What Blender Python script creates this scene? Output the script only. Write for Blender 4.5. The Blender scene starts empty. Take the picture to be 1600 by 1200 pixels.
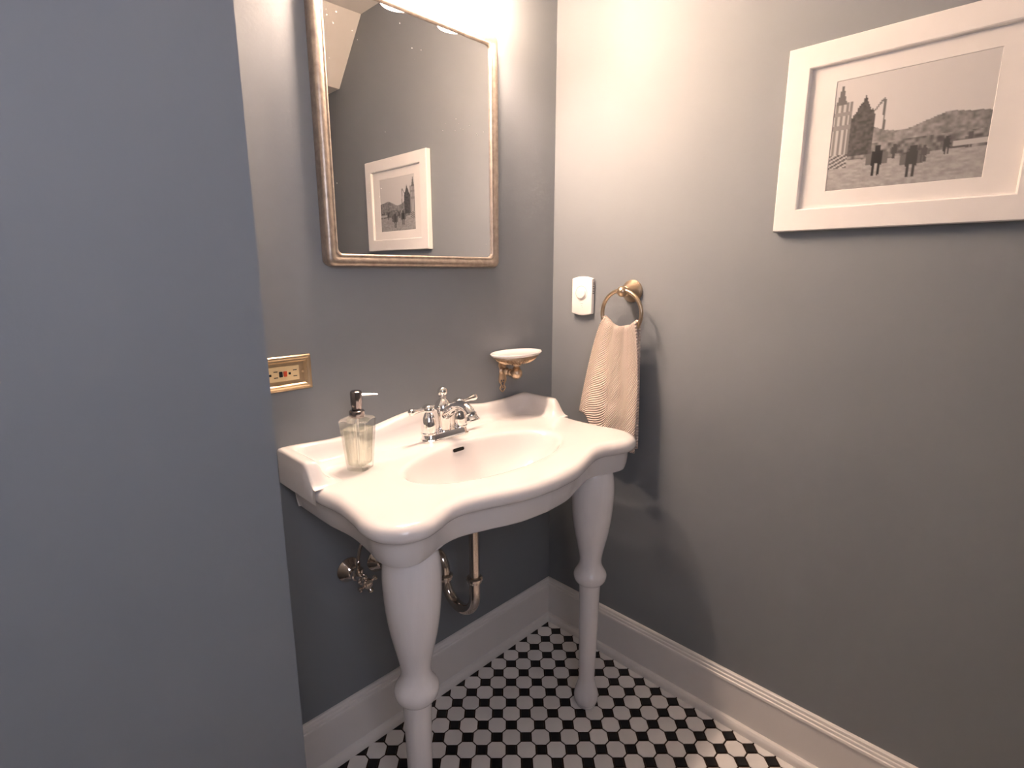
import bpy, math, random
from mathutils import Vector, Matrix
random.seed(4)
S = 0.058            # one floor-tile pitch in metres; all lengths below are in tile pitches
PI = math.pi
scene = bpy.context.scene
col = scene.collection

# ------------------------------------------------------------------ camera
CAM = Vector((-23.995, -20.40, 22.13))
YAW, PITCH, FPX = 0.79076, 0.20807, 835.0
cd = bpy.data.cameras.new('camera'); cam = bpy.data.objects.new('camera', cd); col.objects.link(cam)
cam.location = CAM * S
cam.rotation_euler = (PI/2 - PITCH, 0, -YAW)
cd.sensor_fit = 'HORIZONTAL'; cd.sensor_width = 36; cd.lens = FPX/1600*36
cd.clip_start = 0.02
scene.camera = cam

# ------------------------------------------------------------------ sky, daylight, exposure
SKY = (0.86, 0.84, 1.0); SKY_STRENGTH = 5.0
LAMP_COL = (1.0, 0.735, 0.565); BULB_W = 8.4; SHADE_EMIT = 8.5
w = bpy.data.worlds.new('sky'); scene.world = w; w.use_nodes = True
bg = w.node_tree.nodes['Background']
bg.inputs[0].default_value = (*SKY, 1); bg.inputs[1].default_value = SKY_STRENGTH
# window opening in the wall behind the camera (x0, x1, z0, z1)
YBACK, XLEFT = -31.0, -42.0
WIN = (-34.0, -22.0, 24.0, 35.2)
pl = bpy.data.lights.new('window_portal', 'AREA'); pl.shape = 'RECTANGLE'
pl.size = (WIN[1]-WIN[0])*S; pl.size_y = (WIN[3]-WIN[2])*S
pl.cycles.is_portal = True
po = bpy.data.objects.new('window_portal', pl); col.objects.link(po)
po.location = ((WIN[0]+WIN[1])/2*S, (YBACK-0.4)*S, (WIN[2]+WIN[3])/2*S)
po.rotation_euler = (PI/2, 0, 0)     # faces the room (+y)
vs = scene.view_settings
vs.view_transform = 'Standard'; vs.look = 'None'; vs.gamma = 1; vs.use_curve_mapping = False
vs.exposure = 1.32

# ------------------------------------------------------------------ materials
def srgb(r, g, b):
    f = lambda c: c/12.92 if c <= .04045 else ((c+.055)/1.055)**2.4
    return (f(r/255), f(g/255), f(b/255))
def mat(name, color, rough=.5, metal=0., spec=.5, coat=0., noise=0., nscale=20., bump=0., bscale=80., emit=None, estr=0., rand=0., stretch=None, trans=0., ior=1.45):
    m = bpy.data.materials.new(name); m.use_nodes = True
    nt = m.node_tree; N = nt.nodes; L = nt.links; b = N['Principled BSDF']
    b.inputs['Base Color'].default_value = (*color, 1); b.inputs['Roughness'].default_value = rough
    b.inputs['Metallic'].default_value = metal; b.inputs['Specular IOR Level'].default_value = spec
    b.inputs['Coat Weight'].default_value = coat; b.inputs['Coat Roughness'].default_value = .08
    b.inputs['Transmission Weight'].default_value = trans; b.inputs['IOR'].default_value = ior
    if emit: b.inputs['Emission Color'].default_value = (*emit, 1); b.inputs['Emission Strength'].default_value = estr
    tc = N.new('ShaderNodeTexCoord'); mp = N.new('ShaderNodeMapping'); L.new(tc.outputs['Object'], mp.inputs[0])
    if stretch: mp.inputs['Scale'].default_value = stretch
    last = None
    if noise:
        nz = N.new('ShaderNodeTexNoise'); nz.inputs['Scale'].default_value = nscale; nz.inputs['Detail'].default_value = 5
        L.new(mp.outputs[0], nz.inputs[0])
        hs = N.new('ShaderNodeHueSaturation'); hs.inputs['Color'].default_value = (*color, 1)
        mr = N.new('ShaderNodeMapRange'); mr.inputs['From Min'].default_value = .25; mr.inputs['From Max'].default_value = .75
        mr.inputs['To Min'].default_value = 1-noise; mr.inputs['To Max'].default_value = 1+noise
        L.new(nz.outputs[0], mr.inputs[0]); L.new(mr.outputs[0], hs.inputs['Value']); last = hs
    if rand:
        oi = N.new('ShaderNodeObjectInfo'); hs = N.new('ShaderNodeHueSaturation')
        mr = N.new('ShaderNodeMapRange'); mr.inputs['To Min'].default_value = 1-rand; mr.inputs['To Max'].default_value = 1+rand*.4
        L.new(oi.outputs['Random'], mr.inputs[0]); L.new(mr.outputs[0], hs.inputs['Value'])
        if last: L.new(last.outputs[0], hs.inputs['Color'])
        else: hs.inputs['Color'].default_value = (*color, 1)
        last = hs
    if last: L.new(last.outputs[0], b.inputs['Base Color'])
    if bump:
        nb = N.new('ShaderNodeTexNoise'); nb.inputs['Scale'].default_value = bscale; nb.inputs['Detail'].default_value = 4
        L.new(mp.outputs[0], nb.inputs[0])
        bm = N.new('ShaderNodeBump'); bm.inputs['Strength'].default_value = bump; bm.inputs['Distance'].default_value = .002
        L.new(nb.outputs[0], bm.inputs['Height']); L.new(bm.outputs[0], b.inputs['Normal'])
    return m
M = {}
M['paint'] = mat('slate_wall_paint', (.205, .220, .236), .6, spec=.36, noise=.035, nscale=3, bump=.10, bscale=120)
M['ceiling'] = mat('ceiling_paint', (.72, .69, .65), .8, noise=.02)
M['trim'] = mat('white_trim_paint', (.76, .73, .70), .35, noise=.03, nscale=6, bump=.05, bscale=60)
M['tile'] = mat('white_octagon_tile', (.79, .76, .735), .34, noise=.04, nscale=25, rand=.10, bump=.04, bscale=60)
M['dot'] = mat('black_dot_tile', (.006, .006, .007), .35, noise=.2, nscale=30)
M['grout'] = mat('dark_grout', (.03, .017, .010), .95, noise=.3, nscale=60)
M['porcelain'] = mat('white_porcelain', (.73, .70, .68), .12, spec=.5, coat=.3, noise=.01, nscale=4)
M['legpaint'] = mat('white_glazed_wood', (.82, .79, .78), .16, coat=.35, noise=.03, nscale=14, stretch=(6, 6, .5), bump=.06, bscale=30)
M['chrome'] = mat('polished_chrome', (.86, .84, .82), .05, metal=1, noise=.02)
M['nickel'] = mat('warm_nickel', (.78, .69, .62), .10, metal=1, noise=.06, nscale=30)
M['bronze'] = mat('brushed_champagne_bronze', (.60, .46, .32), .32, metal=1, noise=.08, nscale=40, stretch=(1, 1, 8), bump=.03)
M['antique'] = mat('antique_brass', (.60, .46, .33), .36, metal=1, noise=.15, nscale=50, bump=.05)
M['frame'] = mat('aged_silver_gold_frame', (.40, .335, .28), .40, metal=.85, noise=.25, nscale=70, bump=.25, bscale=180)
M['plate'] = mat('satin_gold_plate', (.62, .47, .30), .34, metal=.9, noise=.05)
M['ivory'] = mat('ivory_plastic', (.78, .60, .33), .35, noise=.02)
M['black'] = mat('black_plastic', (.012, .012, .012), .4, noise=.1)
M['red'] = mat('red_plastic', (.48, .06, .02), .4, noise=.1)
M['whiteplastic'] = mat('white_plastic', (.86, .83, .79), .35, noise=.01)
M['greymark'] = mat('grey_print', (.45, .40, .37), .5, noise=.02)
M['gunmetal'] = mat('dark_polished_metal', (.30, .27, .27), .16, metal=1, noise=.05)
M['spoutmetal'] = mat('bright_pump_metal', (.75, .70, .66), .12, metal=1, noise=.03)
M['pframe'] = mat('white_picture_frame', (.78, .75, .72), .4, noise=.02)
M['mat'] = mat('white_picture_mat', (.74, .71, .68), .9, noise=.02)
M['mirror'] = mat('mirror_silver', (.84, .84, .84), .0, metal=1)
M['dark'] = mat('dark_void', (.01, .007, .005), .9, noise=.1)

def mirror_specks(m):      # small specks on the old glass
    N = m.node_tree.nodes; L = m.node_tree.links; b = N['Principled BSDF']
    tc = N.new('ShaderNodeTexCoord'); vo = N.new('ShaderNodeTexVoronoi'); vo.inputs['Scale'].default_value = 85
    L.new(tc.outputs['Object'], vo.inputs['Vector'])
    nz = N.new('ShaderNodeTexNoise'); nz.inputs['Scale'].default_value = 7; L.new(tc.outputs['Object'], nz.inputs['Vector'])
    lt = N.new('ShaderNodeMath'); lt.operation = 'LESS_THAN'; lt.inputs[1].default_value = .085
    L.new(vo.outputs['Distance'], lt.inputs[0])
    gt = N.new('ShaderNodeMath'); gt.operation = 'GREATER_THAN'; gt.inputs[1].default_value = .60
    L.new(nz.outputs[0], gt.inputs[0])
    mu = N.new('ShaderNodeMath'); mu.operation = 'MULTIPLY'; L.new(lt.outputs[0], mu.inputs[0]); L.new(gt.outputs[0], mu.inputs[1])
    mr = N.new('ShaderNodeMath'); mr.operation = 'MULTIPLY'; mr.inputs[1].default_value = .35; L.new(mu.outputs[0], mr.inputs[0])
    L.new(mr.outputs[0], b.inputs['Roughness'])
    iv = N.new('ShaderNodeMath'); iv.operation = 'SUBTRACT'; iv.inputs[0].default_value = 1; L.new(mr.outputs[0], iv.inputs[1]); L.new(iv.outputs[0], b.inputs['Metallic'])
mirror_specks(M['mirror'])

def mk_towel():
    m = mat('peach_woven_towel', (.74, .55, .42), .95, spec=.1)
    N = m.node_tree.nodes; L = m.node_tree.links; b = N['Principled BSDF']
    b.inputs['Sheen Weight'].default_value = .3
    uv = N.new('ShaderNodeTexCoord'); mp = N.new('ShaderNodeMapping'); mp.inputs['Rotation'].default_value = (0, 0, math.radians(-38))
    L.new(uv.outputs['UV'], mp.inputs[0])
    wv = N.new('ShaderNodeTexWave'); wv.inputs['Scale'].default_value = 8.5; wv.inputs['Distortion'].default_value = .8; wv.inputs['Detail'].default_value = 1
    wv.inputs['Detail Scale'].default_value = 4
    L.new(mp.outputs[0], wv.inputs[0])
    bm = N.new('ShaderNodeBump'); bm.inputs['Strength'].default_value = .9; bm.inputs['Distance'].default_value = .0035
    L.new(wv.outputs[1], bm.inputs['Height']); L.new(bm.outputs[0], b.inputs['Normal'])
    mx = N.new('ShaderNodeMix'); mx.data_type = 'RGBA'
    mx.inputs[6].default_value = (.62, .47, .39, 1); mx.inputs[7].default_value = (.80, .68, .60, 1)
    L.new(wv.outputs[1], mx.inputs[0]); L.new(mx.outputs[2], b.inputs['Base Color'])
    return m
M['towel'] = mk_towel()

def mk_clear(name, tint, glassmix, rough=.0, ior=1.45):
    m = bpy.data.materials.new(name); m.use_nodes = True; N = m.node_tree.nodes; L = m.node_tree.links
    N.remove(N['Principled BSDF']); out = N['Material Output']
    tr = N.new('ShaderNodeBsdfTransparent'); tr.inputs[0].default_value = (*tint, 1)
    gl = N.new('ShaderNodeBsdfGlass'); gl.inputs['Color'].default_value = (*tint, 1); gl.inputs['IOR'].default_value = ior; gl.inputs['Roughness'].default_value = rough
    mx = N.new('ShaderNodeMixShader'); mx.inputs[0].default_value = glassmix
    L.new(tr.outputs[0], mx.inputs[1]); L.new(gl.outputs[0], mx.inputs[2]); L.new(mx.outputs[0], out.inputs[0])
    return m
M['glass'] = mk_clear('clear_bottle_glass', (.985, .99, .985), .35)
M['soap'] = mk_clear('pale_liquid_soap', (.97, .975, .92), .5, ior=1.34)
M['pane'] = mk_clear('window_glass', (.97, .98, .98), .1)

def mk_shade():
    m = bpy.data.materials.new('frosted_white_shade_glass'); m.use_nodes = True; N = m.node_tree.nodes; L = m.node_tree.links
    N.remove(N['Principled BSDF']); out = N['Material Output']
    tr = N.new('ShaderNodeBsdfTransparent'); tr.inputs[0].default_value = (1, .97, .93, 1)
    tl = N.new('ShaderNodeBsdfTranslucent'); tl.inputs[0].default_value = (.9, .88, .84, 1)
    mx = N.new('ShaderNodeMixShader'); mx.inputs[0].default_value = .78
    L.new(tr.outputs[0], mx.inputs[1]); L.new(tl.outputs[0], mx.inputs[2])
    em = N.new('ShaderNodeEmission'); em.inputs[0].default_value = (*LAMP_COL, 1); em.inputs[1].default_value = SHADE_EMIT
    ad = N.new('ShaderNodeAddShader'); L.new(mx.outputs[0], ad.inputs[0]); L.new(em.outputs[0], ad.inputs[1])
    L.new(ad.outputs[0], out.inputs[0])
    return m
M['shade'] = mk_shade()
M['bulb'] = mat('glowing_bulb', (.9, .9, .9), .3, emit=LAMP_COL, estr=30)

def mk_print():
    m = mat('monochrome_photo_print', (.5, .5, .5), .45)
    N = m.node_tree.nodes; L = m.node_tree.links
    a = N.new('ShaderNodeVertexColor'); a.layer_name = 'print'
    L.new(a.outputs[0], N['Principled BSDF'].inputs['Base Color'])
    return m
M['print'] = mk_print()

# ------------------------------------------------------------------ mesh helpers (coordinates in tile pitches)
ROOTLOC = {}
def thing(name, label, cat, loc, group=None, kind=None):
    o = bpy.data.objects.new(name, None); col.objects.link(o); o.empty_display_size = .02
    o.location = Vector(loc)*S; o['label'] = label; o['category'] = cat
    if group: o['group'] = group
    ROOTLOC[o] = Vector(loc)
    return o
def base_of(parent):
    v = Vector((0, 0, 0)); p = parent
    while p is not None:
        v += ROOTLOC.get(p, Vector((0, 0, 0))); p = p.parent
    return v
def link_mesh(name, me, m, parent=None, loc=None):
    o = bpy.data.objects.new(name, me); col.objects.link(o)
    if m is not None and not me.materials: me.materials.append(m)
    if parent is not None: o.parent = parent
    if loc is not None: o.location = loc
    return o
def mesh(name, V, F, smooth=35, shift=Vector((0, 0, 0))):
    me = bpy.data.meshes.new(name)
    me.from_pydata([tuple((Vector(v)-shift)*S) for v in V], [], [tuple(f) for f in F])
    me.validate()
    import bmesh
    bm = bmesh.new(); bm.from_mesh(me); bmesh.ops.recalc_face_normals(bm, faces=bm.faces); bm.to_mesh(me); bm.free()
    if smooth:
        me.polygons.foreach_set('use_smooth', [True]*len(me.polygons))
        me.set_sharp_from_angle(angle=math.radians(smooth))
    me.update()
    return me
def part(name, VF, m, parent=None, smooth=35, label=None, origin=None):
    """one mesh object; a child keeps its thing's origin, a top-level one gets its own"""
    V, F = VF
    if parent is not None:
        o = link_mesh(name, mesh(name, V, F, smooth, base_of(parent)), M[m], parent)
    else:
        og = Vector(origin if origin else (0, 0, 0))
        o = link_mesh(name, mesh(name, V, F, smooth, og), M[m]); o.location = og*S; ROOTLOC[o] = og
    if label: o['label'] = label
    return o
def struct(name, VF, m, smooth=0, parent=None, label=None):
    o = part(name, VF, m, parent, smooth)
    if parent is None:
        o['kind'] = 'structure'
        if label: o['label'] = label
    return o
def join(*vfs):
    V, F = [], []
    for v, f in vfs:
        n = len(V); V += list(v); F += [[i+n for i in q] for q in f]
    return V, F
def box(x0, x1, y0, y1, z0, z1):
    V = [(x, y, z) for x in (x0, x1) for y in (y0, y1) for z in (z0, z1)]
    F = [(0, 1, 3, 2), (4, 6, 7, 5), (0, 4, 5, 1), (2, 3, 7, 6), (0, 2, 6, 4), (1, 5, 7, 3)]
    return V, F
def rings(R, closed=True, cap0=True, cap1=True):
    """list of rings of equal length -> skin"""
    n = len(R[0]); V = [p for r in R for p in r]; F = []
    for k in range(len(R)-1):
        for i in range(n if closed else n-1):
            j = (i+1) % n
            F.append((k*n+i, k*n+j, (k+1)*n+j, (k+1)*n+i))
    if cap0: F.append(tuple(range(n))[::-1])
    if cap1: F.append(tuple((len(R)-1)*n+i for i in range(n)))
    return V, F
def frame_axes(d):
    d = Vector(d).normalized(); a = Vector((0, 0, 1)) if abs(d.z) < .9 else Vector((1, 0, 0))
    u = d.cross(a).normalized(); return u, d.cross(u).normalized()
def lathe(o, axis, prof, n=28, ex=1., ey=1., cap0=True, cap1=True, uv=None):
    """prof: (distance along the axis, radius)"""
    o = Vector(o); d = Vector(axis).normalized(); u, v = uv if uv else frame_axes(d)
    R = [[o + d*t + u*(r*ex*math.cos(2*PI*i/n)) + v*(r*ey*math.sin(2*PI*i/n)) for i in range(n)] for t, r in prof]
    return rings(R, True, cap0, cap1)
def tube(path, rad, n=16, cap=True):
    P = [Vector(p) for p in path]; R = []
    u = None
    for k, p in enumerate(P):
        d = (P[min(k+1, len(P)-1)] - P[max(k-1, 0)]).normalized()
        if u is None: u, v = frame_axes(d)
        else:
            u = (u - d*u.dot(d)).normalized(); v = d.cross(u)
        r = rad[k] if isinstance(rad, (list, tuple)) else rad
        R.append([p + u*(r*math.cos(2*PI*i/n)) + v*(r*math.sin(2*PI*i/n)) for i in range(n)])
    return rings(R, True, cap, cap)
def spline(pts, per=8, closed=False):
    P = [Vector(p) for p in pts]; out = []; n = len(P)
    for i in range(n if closed else n-1):
        g = (lambda k: P[k % n]) if closed else (lambda k: P[max(0, min(n-1, k))])
        a, b, c, d = g(i-1), g(i), g(i+1), g(i+2)
        for s in range(per):
            t = s/per
            out.append(.5*((2*b)+(c-a)*t+(2*a-5*b+4*c-d)*t*t+(3*b-a-3*c+d)*t**3))
    if not closed: out.append(P[-1])
    return out
def torus(c, R, r, plane, n=40, m=10, a0=0., a1=2*PI):
    c = Vector(c); ux, uy = Vector(plane[0]), Vector(plane[1])
    if a1-a0 > 6.28:
        uz = ux.cross(uy); RR = []
        for k in range(n):
            a = 2*PI*k/n; e = ux*math.cos(a)+uy*math.sin(a)
            RR.append([c + e*(R+r*math.cos(2*PI*i/m)) + uz*(r*math.sin(2*PI*i/m)) for i in range(m)])
        V = [p for q in RR for p in q]
        F = [(k*m+i, k*m+(i+1) % m, ((k+1) % n)*m+(i+1) % m, ((k+1) % n)*m+i) for k in range(n) for i in range(m)]
        return V, F
    return tube([c + ux*(R*math.cos(a0+(a1-a0)*k/n)) + uy*(R*math.sin(a0+(a1-a0)*k/n)) for k in range(n+1)], r, m)
def rrect(w, h, r, n=6):
    """rounded rectangle outline, centred, counter-clockwise"""
    P = []
    for cx, cy, a in ((w-r, h-r, 0), (-w+r, h-r, PI/2), (-w+r, -h+r, PI), (w-r, -h+r, 1.5*PI)):
        for k in range(n+1):
            t = a+PI/2*k/n; P.append((cx+r*math.cos(t), cy+r*math.sin(t)))
    return P
def slab(o, ux, uy, uz, layers):
    """stack of outlines [(outline2d, height)] placed at o"""
    o, ux, uy, uz = map(Vector, (o, ux, uy, uz))
    return rings([[o+ux*a+uy*b+uz*h for a, b in ol] for ol, h in layers])
def ballprof(r, c, n=8, a0=0., a1=PI):
    return [(c - r*math.cos(a0+(a1-a0)*k/n), max(.004, r*math.sin(a0+(a1-a0)*k/n))) for k in range(n+1)]
X, Y, Z = Vector((1, 0, 0)), Vector((0, 1, 0)), Vector((0, 0, 1))
sm = lambda t: (lambda c: c*c*(3-2*c))(max(0., min(1., t)))

# ================================================================== the room
CEIL = 41.0
JX, JY = -19.23, -7.63            # corner of the wall end beside the wash-stand
struct('wall_back', box(JX-1, 1, 0, 2, -1, CEIL+1), 'paint')
struct('wall_right', box(0, 2, YBACK, 0, -1, CEIL+1), 'paint')
struct('wall_alcove', box(XLEFT, JX, JY, 2, -1, CEIL+1), 'paint')
struct('wall_left', box(XLEFT-2, XLEFT, YBACK, JY, -1, CEIL+1), 'paint')
x0, x1, z0, z1 = WIN
struct('wall_front', join(box(XLEFT-2, x0, YBACK-2, YBACK, -1, CEIL), box(x1, 2, YBACK-2, YBACK, -1, CEIL),
                          box(x0, x1, YBACK-2, YBACK, -1, z0), box(x0, x1, YBACK-2, YBACK, z1, CEIL)), 'paint')
# ceiling with a sloped bulkhead over the entrance end of the room
prof = [(1, CEIL), (-20.0, CEIL), (-23.9, 36.7), (YBACK-2, 36.7), (YBACK-2, CEIL+2), (1, CEIL+2)]
struct('ceiling', rings([[(xx, a, b) for a, b in prof] for xx in (XLEFT-2, 2)]), 'ceiling')
wf = struct('window_1', join(*[box(a, b, YBACK-1.2, YBACK+.3, c, d) for a, b, c, d in
     ((x0-.8, x0, z0-.8, z1+.8), (x1, x1+.8, z0-.8, z1+.8), (x0, x1, z1, z1+.8), (x0, x1, z0-.8, z0))]), 'trim')
part('sash', join(box(x0, x1, YBACK-1, YBACK-.6, (z0+z1)/2-.25, (z0+z1)/2+.25), box((x0+x1)/2-.15, (x0+x1)/2+.15, YBACK-1, YBACK-.6, z0, z1)), 'trim', wf, 0)
for a, b in ((x0, (x0+x1)/2-.15), ((x0+x1)/2+.15, x1)):
    for c, d in ((z0, (z0+z1)/2-.25), ((z0+z1)/2+.25, z1)):
        part('pane', box(a, b, YBACK-.85, YBACK-.75, c, d), 'pane', wf, 0)

# baseboards: tall board with stepped cap and a quarter-round shoe
BP = [(0, 2.74), (.10, 2.74), (.15, 2.70), (.17, 2.63), (.17, 2.58), (.22, 2.55), (.24, 2.49), (.24, 2.43), (.29, 2.40), (.31, 2.34), (.31, 2.28), (.27, 2.25),
      (.27, .42), (.34, .42), (.43, .39), (.50, .32), (.545, .22), (.55, .0), (0, 0)]
def baseb(name, ends, axis):
    if axis == 'x': R = [[(e if k == 0 else -d, -d, z) for d, z in BP] for k, e in enumerate(ends)]
    else: R = [[(-d, e if k == 0 else -d, z) for d, z in BP] for k, e in enumerate(ends)]
    return struct(name, rings(R), 'trim', smooth=25)
baseb('baseboard_back', (JX, 0), 'x')
baseb('baseboard_right', (YBACK, 0), 'y')

# floor: grout bed with octagon tiles and black dots, each tile its own piece
floor = struct('floor', box(XLEFT, 0, YBACK, 0, -1, -.035), 'grout')
DU, DV, HD = 1.5006, .9686, .315
def tile_mesh(name, outline, m):
    R = []
    for f, z in ((1., -.05), (1., -.012), (.972, 0.)):
        R.append([(a*f, b*f, z) for a, b in outline])
    me = mesh(name, *rings(R, True, False, True), smooth=0); me.materials.append(M[m]); return me
g = .036; hw = .5-g; c = HD+g*.4
octo = [(hw, -hw+c), (hw, hw-c), (hw-c, hw), (-hw+c, hw), (-hw, hw-c), (-hw, -hw+c), (-hw+c, -hw), (hw-c, -hw)]
dh = HD-.03
dia = [(dh, 0), (0, dh), (-dh, 0), (0, -dh)]
me_o, me_d = tile_mesh('octagon_tile', octo, 'tile'), tile_mesh('dot_tile', dia, 'dot')
cy_, sy_, cp_, sp_ = math.cos(YAW), math.sin(YAW), math.cos(PITCH), math.sin(PITCH)
FW = Vector((sy_*cp_, cy_*cp_, -sp_)); RT = Vector((cy_, -sy_, 0)); UP = RT.cross(FW)
def spread(me_src, outline, off, name, stuffname):
    spots = []
    for i in range(-2, 46):
        for j in range(-2, 44):
            p = Vector((-(DV+j+off), -(DU+i+off), 0))
            if p.x > -.12 or p.y > -.12 or p.x < XLEFT+.5 or p.y < YBACK+.5: continue
            if p.y > JY and p.x < JX+.3: continue
            d = p-CAM; dep = d.dot(FW)
            seen = dep > 1 and abs(d.dot(RT)/dep*FPX) < 840 and abs(d.dot(UP)/dep*FPX) < 625
            spots.append((0 if seen else 1, d.length, p))
    spots.sort(key=lambda s: s[:2])
    for _, _, p in spots[:300]:
        link_mesh(name, me_src, None, floor, p*S)
    V, F = [], []
    for _, _, p in spots[300:]:
        n = len(V); V += [p+Vector((a, b, 0)) for a, b in outline]; F.append(tuple(range(n, n+len(outline))))
    o = part(stuffname, (V, F), 'tile' if off else 'dot', floor, 0); o['kind'] = 'stuff'
    return sum(1 for s in spots if s[0] == 0)
print('seen octagons', spread(me_o, octo, -.5, 'octagon_tile', 'octagon_tile_field'))
print('seen dots', spread(me_d, dia, 0, 'dot_tile', 'dot_tile_field'))

# ================================================================== wash-stand
XC, DECK, LIPB, APB = -9.35, 14.6, 13.97, 13.0
half = [(6.4, 0), (6.78, .08), (6.95, .28), (7.0, .7), (7.0, 1.7), (6.98, 3.0), (6.86, 4.3), (6.95, 5.5), (7.08, 6.35), (6.95, 7.15), (6.45, 7.72), (5.75, 7.92), (5.05, 7.76), (4.4, 7.52),
        (3.75, 7.5), (2.8, 7.78), (1.45, 8.22), (0, 8.36)]
right = spline([(a, b, 0) for a, b in half], 7)
outl = [(p.x, p.y) for p in right] + [(-p.x, p.y) for p in right[-2::-1]]
nb = 30
outl += [(-6.4+12.8*k/nb, 0.0) for k in range(1, nb)]
NO = len(outl)
BC, BA, BB = 4.55, 4.12, 2.06      # bowl centre (distance from the wall) and half axes
nrm = []
for i in range(NO):
    a, b = outl[i-1], outl[(i+1) % NO]; t = Vector((b[0]-a[0], b[1]-a[1])).normalized()
    n_ = Vector((t.y, -t.x))
    if n_.dot(Vector((outl[i][0], outl[i][1]-BC))) < 0: n_ = -n_
    nrm.append(n_)
def off(d, z, fixback=True):
    R = []
    for (u, v), n_ in zip(outl, nrm):
        uu, vv = u-n_.x*d, v-n_.y*d
        R.append((XC+uu, -max(.02, vv), z))
    return R
def bowlring(f, z, sc=1.):
    R = []
    for u, v in outl:
        a = math.atan2((v-BC)/BB, u/BA)
        R.append((XC+BA*f*math.cos(a), -(BC+BB*f*math.sin(a)), z))
    return R
def mixring(A, B, t): return [tuple(Vector(a).lerp(Vector(b), t)) for a, b in zip(A, B)]
Rg = []
for f, dz in ((.07, -2.02), (.2, -2.0), (.4, -1.9), (.58, -1.7), (.72, -1.38), (.82, -1.02), (.89, -.65), (.935, -.36), (.965, -.18), (.99, -.075), (1.02, -.025), (1.06, -.004)):
    Rg.append(bowlring(f, DECK+dz))
d0, d1 = bowlring(1.06, DECK), off(.42, DECK)
for t in (.2, .45, .7, 1.0): Rg.append(mixring(d0, d1, t))
for d, z in ((.30, DECK-.012), (.17, DECK-.06), (.07, DECK-.15), (.015, DECK-.27), (0, DECK-.38), (.02, DECK-.48), (.09, DECK-.57), (.19, LIPB+.01), (.27, LIPB), (.33, LIPB-.03),
             (.36, LIPB-.12), (.37, LIPB-.3), (.40, LIPB-.6), (.45, APB+.16), (.48, APB+.07), (.50, APB+.02)):
    Rg.append(off(d, z))
e0 = Rg[-1]; e1 = bowlring(1.25, APB)
for t, z in ((.06, APB), (.25, APB), (.3, APB+.3), (.32, APB+.7)):
    Rg.append([(p[0], p[1], z) for p in mixring(e0, e1, t)])
e0 = Rg[-1]; e1 = bowlring(.9, DECK-1.0)
Rg.append(mixring(e0, e1, .6))
for f, dz in ((.95, -.9), (.8, -1.5), (.5, -2.1), (.07, -2.25)): Rg.append(bowlring(f, DECK+dz))
sink = thing('console_sink', 'white serpentine console sink with raised backsplash on two turned white legs', 'sink', (XC, -4.2, 0))
part('basin', rings(Rg), 'porcelain', sink, 50)
# raised backsplash along the wall with returns on both sides, coved into the deck
def ztop(u, v):
    back = 15.33+.47*sm(1-(abs(u)-.6)/3.6)+.10*sm((abs(u)-4.8)/2.)
    return back
LS = 3.15
cs = [(0., 'b', 0.), (0., 't', -.12), (.04, 't', -.04), (.11, 't', 0.), (.33, 't', 0.), (.42, 't', -.03), (.49, 't', -.11), (.55, 'f', .62), (.63, 'f', .40), (.75, 'f', .2), (.93, 'f', .07), (1.2, 'f', .0), (1.35, 'f', -.03)]
def splash():
    W = 7.03
    paths = []
    for d, kind, val in cs:
        r = .06+.75*min(d, .8); P = []
        ns, na, nbk = 26, 8, 40
        for sgn in (1,):
            for k in range(ns): P.append((W-d, LS-(LS-d-r)*k/ns, 's'))
            for k in range(na+1):
                a = PI/2*k/na; P.append((W-d-r+r*math.cos(a), d+r-r*math.sin(a), 'c'))
        for k in range(1, nbk): 
            P.append(((W-d-r)*(1-2*k/nbk), d, 'b'))
        q = [(-u, v, t) for u, v, t in P[:ns+na+1]][::-1]
        P += q; paths.append(P)
    n = len(paths[0])
    rows = []
    for i in range(n):
        row = []
        uo, vo, t = paths[0][i]
        zt = ztop(uo, vo)
        if t == 's': zt = DECK-.02+(zt-DECK+.02)*(1-sm((vo-2.25)/.85))*(1 if vo < LS-.01 else 0)
        for (d, kind, val), P in zip(cs, paths):
            u, v, _ = P[i]; h = zt-DECK
            if kind == 'b': z = LIPB+.05
            elif kind == 't': z = zt+val*min(1, max(0, h)/.3)
            else: z = DECK+max(h, 0)*val-.01 if val > 0 else DECK+val-.005
            row.append((XC+u, -max(v, .02), z))
        rows.append(row)
    return rings(rows, False, False, False)
part('backsplash', splash(), 'porcelain', sink, 50)
# overflow slot and drain
cap = []
for k in range(11): a = -PI/2+PI*k/10; cap.append((.24+.075*math.cos(a), .075*math.sin(a)))
cap += [(-a, -b) for a, b in cap]
part('overflow_slot', slab((XC-.08, -(BC-BB*.944), DECK-.305), X, Vector((0, .36, .93)).normalized(), Vector((0, -.93, .36)).normalized(),
     [(cap, -.1), (cap, .028)]), 'dark', sink, 0, label='dark overflow slot')
part('overflow_rim', tube([Vector((XC-.08, -(BC-BB*.944)-.026, DECK-.295))+X*a*1.12+Vector((0, .36, .93)).normalized()*b*1.3 for a, b in cap+cap[:1]], .016, 6), 'porcelain', sink)
part('drain_flange', lathe((XC, -BC, DECK-2.03), Z, [(0, .42), (.05, .42), (.07, .34), (.03, .25), (.02, .05)]), 'chrome', sink)
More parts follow.
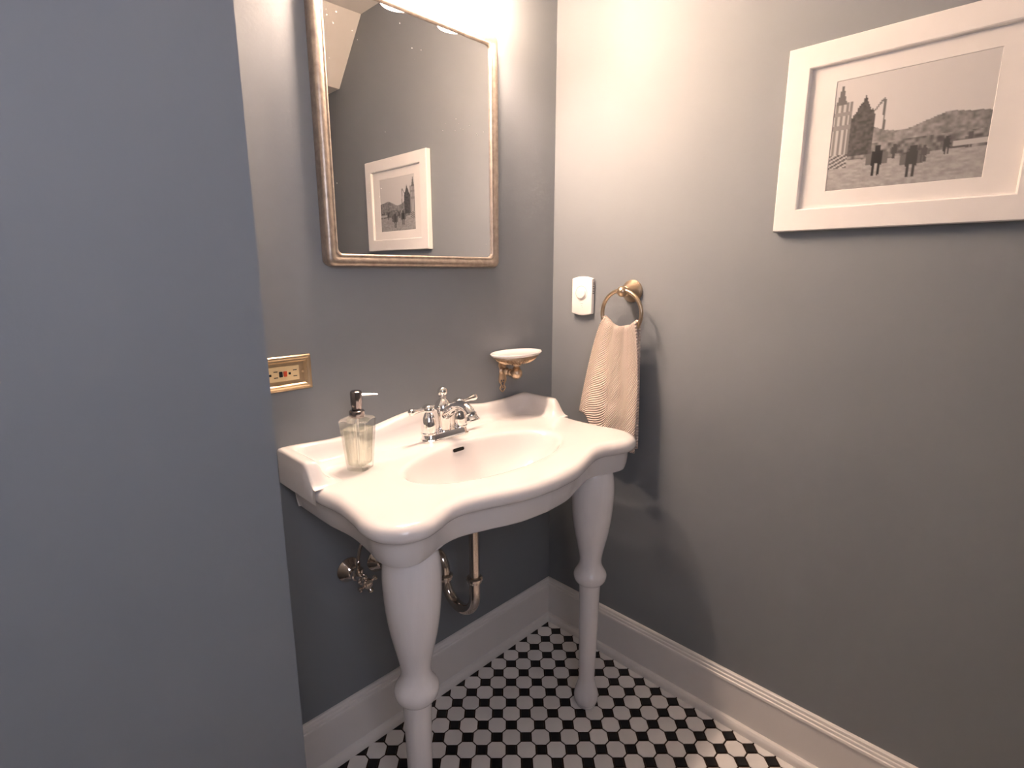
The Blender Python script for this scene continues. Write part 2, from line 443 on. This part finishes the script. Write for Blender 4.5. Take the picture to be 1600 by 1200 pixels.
# turned legs
LP = [(0, .46), (.04, .50), (.12, .53), (.22, .545), (.26, .585), (.42, .615), (.62, .615), (.85, .58), (1.1, .51), (1.4, .44), (1.75, .405), (3.5, .445), (5.5, .485), (6.6, .51), (6.95, .53), (7.07, .545), (7.075, .62),
      (7.12, .68), (7.24, .76), (7.38, .80), (7.5, .805), (7.62, .77), (7.8, .665), (8.0, .575), (8.25, .535), (8.6, .575), (9.1, .68), (9.7, .81), (10.4, .92), (11.1, .985), (11.8, 1.015), (12.3, 1.0), (12.7, .95), (12.95, .87), (13.15, .75)]
lpr = [(p.x, p.y) for p in spline([(a, b, 0) for a, b in LP], 3)]
for lx, ly in ((-4.25, -6.3), (-14.62, -6.3)):
    part('leg', lathe((lx, ly, 0), Z, lpr, 40), 'legpaint', sink, 60)

# ---- faucet
FX, FY = XC+.1, -1.42
fc = thing('faucet', 'polished chrome two-handle faucet on the sink deck', 'faucet', (FX, FY, DECK))
def fo(a, b, r): return rrect(a, b, r, 6)
part('base_plate', slab((FX, FY, DECK), X, Y, Z, [(fo(1.30, .48, .46), -.01), (fo(1.30, .48, .46), .08), (fo(1.27, .45, .44), .11), (fo(1.24, .42, .41), .13), (fo(1.2, .385, .38), .32), (fo(1.16, .35, .34), .37)]), 'chrome', fc, 40)
part('center_post', lathe((FX, FY+.1, DECK+.34), Z, [(0, .37), (.05, .37), (.3, .34), (.6, .36), (.85, .405), (1.0, .41), (1.15, .38), (1.3, .31), (1.42, .22), (1.48, .15), (1.52, .13)] ), 'chrome', fc)
part('finial', lathe((FX, FY+.1, DECK+1.84), Z, [(0, .12), (.04, .2), (.07, .2), (.1, .15)] + [(a+.30, b) for a, b in ballprof(.235, 0, 9, .6)]), 'chrome', fc)
sp = spline([(FX, FY+.02, DECK+1.05), (FX, FY-.45, DECK+1.36), (FX, FY-.95, DECK+1.64), (FX, FY-1.4, DECK+1.70), (FX, FY-1.72, DECK+1.58), (FX, FY-1.9, DECK+1.38)], 6)
part('spout', tube(sp, [.30-.08*min(1, k/14) for k in range(len(sp))], 18), 'chrome', fc)
part('spout_tip', lathe((FX, FY-1.84, DECK+1.50), (0, -.42, -1), [(0, .2), (.05, .27), (.1, .25), (.2, .26), (.34, .33), (.39, .32), (.40, .2)]), 'chrome', fc)
for s in (-1, 1):
    hx = FX+s*.89
    b = part('handle', lathe((hx, FY, DECK+.34), Z, [(0, .37), (.06, .37), (.1, .34), (.3, .355), (.55, .33), (.75, .27), (.92, .19), (1.0, .14), (1.05, .13)]), 'chrome', fc)
    part('handle_cap', lathe((hx, FY, DECK+1.36), Z, [(0, .14), (.03, .25), (.1, .29), (.2, .28), (.28, .22), (.34, .12), (.35, .01)]), 'chrome', b)
    up = .02 if s < 0 else .12
    lp = [(hx+s*(.12+.95*t), FY-.04*t, DECK+1.50+up*t) for t in (0, .2, .4, .6, .75, .88, .96, 1.0)]
    part('lever', tube(lp, [.085, .08, .09, .115, .155, .165, .12, .03], 14), 'chrome', b)

# ---- soap dispenser
BX, BY = -14.12, -2.3
sd = thing('soap_dispenser', 'clear tapered soap pump bottle of pale liquid on the sink deck', 'soap dispenser', (BX, BY, DECK))
def octr(r, f=.22):
    """square with cut and eased corners"""
    k = r*(1-f); P = [(r, -k), (r, k), (k, r), (-k, r), (-r, k), (-r, -k), (-k, -r), (k, -r)]; out = []
    for i in range(8):
        a, b, c_ = Vector((*P[i-1], 0)), Vector((*P[i], 0)), Vector((*P[(i+1) % 8], 0))
        for t, q in ((.18, a), (.06, a), (.06, c_), (.18, c_)):
            v = b.lerp(q, t*.8); out.append((v.x, v.y))
    ca, sa = math.cos(.5), math.sin(.5)
    return [(x*ca-y*sa, x*sa+y*ca) for x, y in out]
B0 = (BX, BY, DECK)
part('bottle', slab(B0, X, Y, Z, [(octr(0.373), .0), (octr(0.393), .03), (octr(0.405), .12), (octr(0.446), .6), (octr(0.535), 1.75), (octr(0.551), 1.92), (octr(0.547), 1.97), (octr(0.486), 2.04), (octr(.3, .5), 2.08), (octr(.2, .5), 2.09)]), 'glass', sd, 40)
part('liquid', slab(B0, X, Y, Z, [(octr(0.324), .2), (octr(0.356), .24), (octr(0.450), 1.62), (octr(0.450), 1.64)]), 'soap', sd, 40)
part('dip_tube', tube([(BX, BY, DECK+.25), (BX, BY, DECK+2.1)], .035, 8), 'whiteplastic', sd)
part('collar', lathe((BX, BY, DECK+2.07), Z, [(0, .27), (.03, .285), (.24, .285), (.28, .25), (.30, .19)]), 'gunmetal', sd)
ph = part('pump_head', lathe((BX, BY, DECK+2.35), Z, [(0, .15), (.05, .19), (.16, .19), (.2, .215), (.64, .22), (.72, .21), (.76, .16), (.77, .02)]), 'gunmetal', sd)
dv = Vector((.86, -.5, 0)).normalized()
b0 = Vector((BX, BY, DECK+2.93))
part('nozzle', tube([b0+dv*.18, b0+dv*.5, b0+dv*.7, b0+dv*.80+Z*-.015], [.05, .038, .034, .03], 10), 'spoutmetal', ph)

# ---- plumbing under the sink
tp = thing('drain_trap', 'warm metal P-trap drain pipe under the sink', 'pipe', (XC-.02, -3.5, 6))
TX, TY0, TY1, TZ, PR = XC-.02, -3.5, -1.3, 7.35, .255
part('tailpiece', tube([(TX, TY0, 12.7), (TX, TY0, 10), (TX, TY0, 8.2)], PR*.93, 20), 'nickel', tp)
ub = [(TX, TY0, 8.3), (TX, TY0, 7.8)] + [(TX, (TY0+TY1)/2-1.1*math.cos(a), TZ-1.1*math.sin(a)) for a in [PI*k/16 for k in range(17)]] + [(TX, TY1, 7.5)]
part('trap_bend', tube(ub, PR, 20), 'nickel', tp)
for yy, zz in ((TY0, 8.22), (TY1, 7.42)):
    part('slip_nut', lathe((TX, yy, zz-.16), Z, [(0, .27), (.02, .33), (.12, .34), (.15, .38), (.24, .38), (.28, .33), (.30, .25)]), 'nickel', tp)
ar = [(TX, TY1, 7.4), (TX, TY1, 7.7), (TX, TY1+.05, 8.05), (TX, TY1+.28, 8.38), (TX, TY1+.62, 8.52), (TX, -.02, 8.54)]
part('trap_arm', tube(spline(ar, 5), PR*.93, 18), 'nickel', tp)
part('escutcheon', lathe((TX, -.01, 8.54), -Y, [(0, .58), (.05, .58), (.12, .5), (.2, .36), (.26, .28)]), 'nickel', tp)
for vx, vz, lab in ((-13.75, 9.12, 'supply stop valve with cross handle left of the near sink leg'), (-12.28, 9.0, 'supply stop valve half hidden behind the near sink leg')):
    v = thing('stop_valve', lab, 'valve', (vx, 0, vz), 'stop valves under the sink')
    part('escutcheon', lathe((vx, -.01, vz), -Y, [(0, .56), (.06, .57), (.12, .53), (.17, .46), (.3, .37), (.42, .24), (.46, .16)]), 'nickel', v)
    part('valve_body', join(tube([(vx, -.4, vz), (vx, -.62, vz)], .14), lathe((vx, -.58, vz), -Y, [(0, .14), (.02, .24), (.16, .24), (.2, .17), (.5, .17), (.52, .22), (.66, .22), (.7, .12), (.95, .1)]),
         lathe((vx, -.92, vz), Z, [(0, .15), (.2, .15), (.22, .2), (.4, .2), (.43, .12)])), 'nickel', v)
    h = part('cross_handle', lathe((vx, -1.5, vz), -Y, [(0, .12), (.03, .2), (.14, .23), (.22, .2), (.26, .12), (.27, .01)]), 'nickel', v)
    for k in range(4):
        a = PI/2*k+.35; e = Vector((math.cos(a), 0, math.sin(a)))
        part('handle_arm', lathe((vx, -1.62, vz), e, [(.12, .065), (.28, .06), (.33, .10), (.37, .125), (.42, .12), (.46, .08), (.47, .01)], 12), 'nickel', h)
    part('supply_tube', tube(spline([(vx, -.92, vz+.35), (vx+.03, -.92, vz+1.0), (vx+.35, -.98, vz+1.9), (vx+1.2, -1.1, vz+2.9), (-10.2+.3*(vx+13), -1.4, 13.3)], 6), .075, 10), 'nickel', v)

# ================================================================== mirror
MX0, MX1, MZ0, MZ1, MYF, MYG = -13.95, -4.76, 22.32, 32.82, -.52, -.36
mr = thing('wall_mirror', 'tall mirror in an aged silver-gold frame above the sink', 'mirror', ((MX0+MX1)/2, 0, MZ0))
mc = ((MX0+MX1)/2, 0, (MZ0+MZ1)/2); mw, mh = (MX1-MX0)/2, (MZ1-MZ0)/2
lay = [(0, -.02, .30), (0, -.38, .30), (.03, -.46, .28), (.10, -.515, .24), (.20, -.53, .2), (.30, -.50, .2), (.36, -.46, .2), (.39, -.46, .2), (.41, -.48, .2), (.45, -.47, .2), (.48, -.43, .22), (.485, -.34, .24)]
FR = [[(mc[0]+a, yy, mc[2]+b) for a, b in rrect(mw-d, mh-d, max(.05, r), 6)] for d, yy, r in lay]
part('frame', rings(FR, True, False, False), 'frame', mr, 40)
part('glass', slab((mc[0], MYG, mc[2]), X, Z, -Y, [(rrect(mw-.44, mh-.44, .2, 6), -.05), (rrect(mw-.44, mh-.44, .2, 6), 0)]), 'mirror', mr, 0)

# ================================================================== vanity light above the mirror
LXC, LY_ = -9.3, -1.5
vl = thing('vanity_light', 'three-shade vanity light with glowing white glass above the mirror', 'light fixture', (LXC, 0, 37.2))
part('backplate', slab((LXC, 0, 37.2), X, Z, -Y, [(rrect(4.3, .8, .3), 0), (rrect(4.3, .8, .3), .3), (rrect(4.1, .6, .25), .45)]), 'bronze', vl, 40)
for k in (-1, 0, 1):
    lx = LXC+k*3.0
    arm = part('arm', tube(spline([(lx, -.4, 37.4), (lx, -.8, 37.75), (lx, -1.25, 37.7), (lx, LY_, 37.2), (lx, LY_, 36.7)], 6), .13, 12), 'bronze', vl)
    part('socket', lathe((lx, LY_, 36.8), -Z, [(0, .1), (.02, .34), (.1, .36), (.7, .36), (.9, .42), (.95, .3)]), 'bronze', arm)
    sh = part('shade', lathe((lx, LY_, 36.17), -Z, [(0, .38), (.15, .48), (.5, .58), (1.0, .66), (1.6, .72), (2.2, .77), (2.7, .81), (2.93, .83), (3.0, .83)], 36, cap0=False, cap1=False), 'shade', vl, 60)
    part('bulb', lathe((lx, LY_, 35.2), -Z, [(-.55, .18), (-.3, .19), (.0, .28)] + [(a+.35, b) for a, b in ballprof(.42, 0, 8, .9)]), 'bulb', sh, 60)
    ld = bpy.data.lights.new('bulb_light', 'POINT'); ld.color = LAMP_COL; ld.energy = BULB_W; ld.shadow_soft_size = .022
    lo = bpy.data.objects.new('bulb_light', ld); col.objects.link(lo); lo.location = Vector((lx, LY_-.15, 33.7))*S

# ================================================================== outlet
OX, OZ = -15.9, 18.28
ot = thing('wall_outlet', 'horizontal ivory GFCI outlet in a stepped gold plate', 'outlet', (OX, 0, OZ))
pw, phh = 1.12, .675
lay = [(0, 0), (0, .10), (.03, .14), (.10, .15), (.15, .11), (.20, .12), (.24, .08), (.26, .04), (.27, .035)]
part('cover_plate', slab((OX, 0, OZ), X, Z, -Y, [(rrect(pw-d, phh-d, .02, 2), h) for d, h in lay]), 'plate', ot, 20)
part('receptacle', slab((OX, 0, OZ), X, Z, -Y, [(rrect(.64, .285, .03, 3), .0), (rrect(.64, .285, .03, 3), .07), (rrect(.615, .26, .02, 3), .09)]), 'ivory', ot, 30)
def blk(x, z, a, b, m, nm, h=.095):
    part(nm, slab((x, 0, z), X, Z, -Y, [(rrect(a, b, min(a, b)*.35, 2), .02), (rrect(a, b, min(a, b)*.35, 2), h)]), m, ot, 30)
for s in (-1, 1):
    for dz in (-.115, .115): blk(OX+(.47 if s > 0 else -.27), OZ+dz, .075, .016, 'black', 'slot')
    blk(OX+(.26 if s > 0 else -.48), OZ, .045, .045, 'black', 'ground_hole')
blk(OX-.085, OZ, .062, .105, 'black', 'test_button', .125); blk(OX+.085, OZ, .062, .105, 'red', 'reset_button', .125)
for s in (-1, 1): part('plate_screw', lathe((OX+s*.80, -.03, OZ), -Y, [(0, .045), (.015, .045), (.03, .03), (.035, .005)], 12), 'plate', ot)

# ================================================================== soap dish on the back wall
DX, DY = -4.15, -1.1
sh_ = thing('soap_dish', 'white oval soap dish on an ornate antique brass wall bracket', 'soap dish', (DX, 0, 17))
part('dish', lathe((DX, DY, 17.76), Z, [(0, .5), (.03, .85), (.1, 1.02), (.16, 1.06), (.21, 1.07), (.235, 1.05), (.215, 1.0), (.15, .88), (.1, .5), (.09, .02)], 44, 1.53, .95, uv=(X, Y)), 'porcelain', sh_, 50)
part('holder_cup', lathe((DX, DY, 17.44), Z, [(0, .2), (.02, .52), (.05, .57), (.28, .90), (.34, .97), (.37, .96), (.32, .5)], 44, 1.5, .93, uv=(X, Y)), 'antique', sh_)
for k in range(36):
    a = 2*PI*k/36; e = lambda r: Vector((DX+1.5*r*math.cos(a+.25*(1-r)), DY+.93*r*math.sin(a+.25*(1-r)), 0))
    part('rib', tube([e(.57)+Z*17.455, e(.70)+Z*17.545, e(.84)+Z*17.65], [.035, .045, .03], 6), 'antique', sh_)
part('stem', lathe((DX, DY, 16.9), Z, [(0, .1), (.22, .12), (.27, .2), (.31, .13), (.36, .13), (.40, .24), (.46, .25), (.49, .2), (.56, .3)], 20), 'antique', sh_)
part('arm', lathe((DX, 0, 16.86), -Y, [(.04, .24), (.1, .2), (.14, .13), (.2, .12), (.26, .19), (.36, .22), (.46, .19), (.52, .12), (.58, .15), (.66, .2), (.72, .2), (.78, .16)] + [(a+DY*-1, b) for a, b in ballprof(.31, 0, 9, .6)], 22), 'antique', sh_)
# pierced wall plate: scrolls and a pointed drop
wp = []
for s in (-1, 1):
    wp.append(tube([Vector(p) for p in spline([(DX+s*.05, -.05, 17.5), (DX+s*.22, -.05, 17.42), (DX+s*.25, -.05, 17.15), (DX+s*.16, -.05, 16.9), (DX+s*.22, -.05, 16.6), (DX+s*.24, -.05, 16.3), (DX+s*.1, -.05, 16.1), (DX+s*.2, -.05, 15.92), (DX+s*.1, -.05, 15.78), (DX, -.05, 15.7)], 5)], .04, 8))
    wp.append(torus((DX+s*.1, -.05, 17.28), .09, .028, (X, Z), 16, 6)); wp.append(torus((DX+s*.09, -.05, 16.33), .09, .028, (X, Z), 16, 6))
    wp.append(torus((DX+s*.08, -.05, 15.98), .07, .025, (X, Z), 16, 6))
part('wall_plate', join(*wp, slab((DX, -.0, 16.86), X, Z, -Y, [(rrect(.2, .5, .15), 0), (rrect(.2, .5, .15), .06), (rrect(.15, .45, .12), .09)])), 'antique', sh_)

# ================================================================== thermostat on the right wall
TYc, TZc = -2.29, 20.80
th = thing('thermostat', 'white wall thermostat with round dial beside the towel ring', 'thermostat', (0, TYc, TZc))
def bow(w_, h_, b, n=10):
    P = [(w_*(1-2*k/n), h_+b*(1-(1-2*k/n)**2)) for k in range(n+1)]
    return P+[(-a, -c_) for a, c_ in P]
part('body', slab((0, TYc, TZc), -Y, Z, -X, [(bow(.64, .90, .1), 0), (bow(.64, .90, .1), .06), (bow(.68, .93, .12), .07), (bow(.68, .93, .12), .21), (bow(.66, .91, .12), .26), (bow(.60, .86, .11), .285)]), 'whiteplastic', th, 30)
part('dial', lathe((-.28, TYc+.02, TZc+.16), -X, [(0, .30), (.07, .30), (.1, .27), (.11, .02)], 28), 'whiteplastic', th)
part('dial_ring', torus((-.287, TYc+.02, TZc+.16), .38, .012, (Y, Z), 32, 6), 'greymark', th)
part('print_mark', join(box(-.293, -.27, TYc-.1, TYc+.06, TZc-.42, TZc-.40), box(-.293, -.27, TYc-.06, TYc+.02, TZc-.52, TZc-.505), box(-.293, -.27, TYc-.09, TYc-.07, TZc-.62, TZc-.59)), 'greymark', th, 0)
for k in range(7): part('vent_slot', box(-.20, -.08, TYc-.688, TYc-.66, TZc+.68-.09*k, TZc+.72-.09*k), 'black', th, 0)

# ================================================================== towel ring and towel
RY, RZ, RXo, RR_ = -5.34, 21.14, -.98, 1.2
tr_ = thing('towel_ring', 'brushed bronze towel ring mounted on the right wall', 'towel ring', (0, RY, RZ))
part('rosette', lathe((0, RY, RZ), -X, [(0, .56), (.06, .57), (.12, .56), (.15, .53), (.19, .53), (.22, .5), (.4, .36), (.6, .25), (.66, .22), (.7, .19)], 32), 'bronze', tr_)
part('knob', lathe((0, RY, RZ), -X, [(.66, .2), (.70, .25), (.76, .26), (.8, .22)] + [(a+.98, b) for a, b in ballprof(.27, 0, 9, .6)], 24), 'bronze', tr_)
RC = Vector((RXo, RY, RZ-1.08))
part('ring', torus(RC, 1.14, .098, (Y, Z), 56, 12), 'bronze', tr_)

def towel():
    NS, NT1, NT0, NT2 = 56, 60, 12, 46
    V, UV = [], []
    rows = []
    for a in range(NT1+NT0+NT2+1):
        row = []
        for i in range(NS+1):
            s = i/NS                                    # 0 = far (corner side), 1 = near
            ytop = RY+1.0-1.95*s
            zring = RC.z - math.sqrt(max(.02, 1.14**2-(min(.99, abs(ytop-RY)))**2))
            bunch = .05*math.sin(s*9+.5)+.12*math.exp(-((s-.14)/.13)**2)+.06*math.exp(-((s-.93)/.08)**2)
            zt = max(zring, 19.12)+.15+bunch
            if a <= NT1:                                # front sheet, bottom to top
                t = 1-a/NT1
                w_ = t**.62
                yb = -3.1-3.62*s
                y = ytop+(yb-ytop)*(.82*w_+.18*t) - .05*math.sin(PI*t)*0
                if s > .5: y -= (s-.5)*2*.12*math.sin(PI*min(1, t*1.15))
                zb = 14.62-1.55*sm((s-.03)/.5)*.75-.28*s+.05*math.sin(s*11)
                z = zt+(zb-zt)*t
                f = (.12*math.sin(2*PI*(s*1.6+.12*t)+1.1)*(.25+.75*t)+.07*math.sin(2*PI*(s*3.3-.35*t)+.4)*(1-.5*t))
                f += -.12*math.exp(-((s-.52-.12*t+.25*(t-.55))/.07)**2)*sm((t-.35)/.3)
                f += .10*math.exp(-(((s-.55)/.22)**2+((t-.62)/.07)**2))
                x = RXo-.20-.13*t+f*.9
                x = max(x, -1.85)
                u_ = s*1.0; v_ = t*1.5
            elif a <= NT1+NT0:
                k = (a-NT1)/NT0
                x0_ = RXo-.20+(.17*math.sin(2*PI*s*1.6+1.1)*.25+.07*math.sin(2*PI*(s*3.3)+.4))*.9
                ang = PI*k
                x1_ = RXo+.2
                x = x0_+(x1_-x0_)*(1-math.cos(ang))/2; z = zt+.13*math.sin(ang); y = ytop
                u_ = s; v_ = -.08*k
            else:
                t = (a-NT1-NT0)/NT2
                w_ = t**.62
                yb = -3.6-2.85*s; y = ytop+(yb-ytop)*w_
                zb = 13.75-.6*s; z = zt+(zb-zt)*t
                x = RXo+.2+.1*math.sin(2*PI*(s*1.5)+.3)*t+.1*t
                u_ = s; v_ = -.08-t*1.5
            V.append((x, y, z)); UV.append((u_*3.6*S*8, v_*3.6*S*8))
    n = NS+1; nr = NT1+NT0+NT2+1
    F = [(k*n+i, k*n+i+1, (k+1)*n+i+1, (k+1)*n+i) for k in range(nr-1) for i in range(NS)]
    return V, F, UV
V, F, UV = towel()
tw = thing('hand_towel', 'peach woven hand towel hanging from the bronze ring', 'towel', (RXo, RY, 19.0))
to = part('cloth', (V, F), 'towel', tw, 80)
uvl = to.data.uv_layers.new(name='UVMap')
for lp_ in to.data.loops: uvl.data[lp_.index].uv = UV[lp_.vertex_index]
so = to.modifiers.new('thick', 'SOLIDIFY'); so.thickness = .15*S; so.offset = 0

# ================================================================== framed photograph on the right wall (seen in the mirror)
PY0, PY1, PZ0, PZ1 = -20.05, -12.02, 23.7, 30.4      # far from / near to the mirror
pic = thing('framed_picture', 'monochrome street photograph in a wide white frame on the right wall', 'picture', (0, (PY0+PY1)/2, PZ0))
pcy, pcz, pw_, ph_ = (PY0+PY1)/2, (PZ0+PZ1)/2, (PY1-PY0)/2, (PZ1-PZ0)/2
def rect(d, dz=None):
    dz = d if dz is None else dz
    return [(pw_-d, -ph_+dz), (pw_-d, ph_-dz), (-pw_+d, ph_-dz), (-pw_+d, -ph_+dz)]
part('frame', rings([[(-h, pcy+a, pcz+b) for a, b in rect(d)] for d, h in ((0, 0), (0, .33), (.03, .36), (.78, .36), (.82, .33), (.84, .16))], True, False, False), 'pframe', pic, 20)
part('mat_board', rings([[(-h, pcy+a, pcz+b) for a, b in rect(d, dz)] for d, dz, h in ((.8, .8, .05), (.8, .8, .18), (1.72, 1.42, .18), (1.74, 1.44, .15))], True, True, False), 'mat', pic, 0)
def noise2(x, y):
    def hsh(i, j): 
        q = math.sin(i*127.1+j*311.7)*43758.5453; return q-math.floor(q)
    i, j = math.floor(x), math.floor(y); u, v = sm(x-i), sm(y-j)
    return (hsh(i, j)*(1-u)+hsh(i+1, j)*u)*(1-v)+(hsh(i, j+1)*(1-u)+hsh(i+1, j+1)*u)*v
def tone(m, n):
    """print brightness; m runs 0..1 left to right as the mirror shows it, n bottom to top"""
    hill = .50+.035*math.sin(m*9)+.05*noise2(m*8, 3)+.02*m
    c_ = .56-.05*(1-n)                                        # sky
    if n < hill: c_ = .10+.22*noise2(m*40, n*40)*noise2(m*11, n*17)+.08*noise2(m*70, n*60)
    if n < .40: c_ = .06+.25*noise2(m*46, n*38)**1.5           # crowd
    ground = .24+.05*noise2(m*5, 9)
    if n < ground: c_ = .22+.12*noise2(m*30, n*60)+.05*noise2(m*90, n*90)
    if .70 < m < .87:                                          # tall dark evergreen
        hgt = .80-abs(m-.785)*2.2+.04*noise2(m*50, 1)
        if .30 < n < hgt: c_ = .035+.06*noise2(m*60, n*60)
    if m > .87:                                                # white timber building with a spire
        if n < .80 and n > .28: c_ = .45 if int(m*60) % 2 else .18
        if .55 < n < .6 or .68 < n < .71: c_ = .22
        if .78 < n < .97-abs(m-.95)*5: c_ = .12
        if n < .33 and n > .2: c_ = .40 if int((n+m*.6)*55) % 2 else .08
    if abs(m-.645-(n-.6)*.05) < .008 and .5 < n < .76: c_ = .12
    if abs(m-.70+(n-.7)*.6) < .008 and .68 < n < .78: c_ = .14
    for fm, fb, fh, dk in ((.43, .06, .27, .05), (.66, .10, .27, .02), (.23, .22, .15, .05), (.36, .18, .14, .08), (.55, .24, .12, .06), (.10, .25, .13, .08)):   # figures
        h = (n-fb)/fh; wd = .034*fh/.27
        if 0 < h < 1:
            lim = wd*(1.1 if h > .35 else .8) if h < .82 else wd*.6
            if h < .42 and abs(m-fm) < wd*.22: continue
            if abs(m-fm) < lim+.01*(noise2(h*9, fm*50)-.5): c_ = dk
            if .4 < h < .75 and lim < abs(m-fm) < lim*1.9: c_ = min(c_, .12)
    if m < .2 and .28 < n < .32: c_ = .40
    return c_
NM, NN = 110, 120
my0, my1, mz0, mz1 = PY0+1.72, PY1-1.72, PZ0+1.42, PZ1-1.42
V = [(-.162, my0+(my1-my0)*i/NM, mz0+(mz1-mz0)*j/NN) for j in range(NN+1) for i in range(NM+1)]
F = [(j*(NM+1)+i, j*(NM+1)+i+1, (j+1)*(NM+1)+i+1, (j+1)*(NM+1)+i) for j in range(NN) for i in range(NM)]
pp = part('photo_print', (V, F), 'print', pic, 0)
ca = pp.data.color_attributes.new('print', 'FLOAT_COLOR', 'POINT')
for j in range(NN+1):
    for i in range(NM+1):
        t = tone(i/NM, j/NN); ca.data[j*(NM+1)+i].color = (t*1.0, t*.97, t*.95, 1)
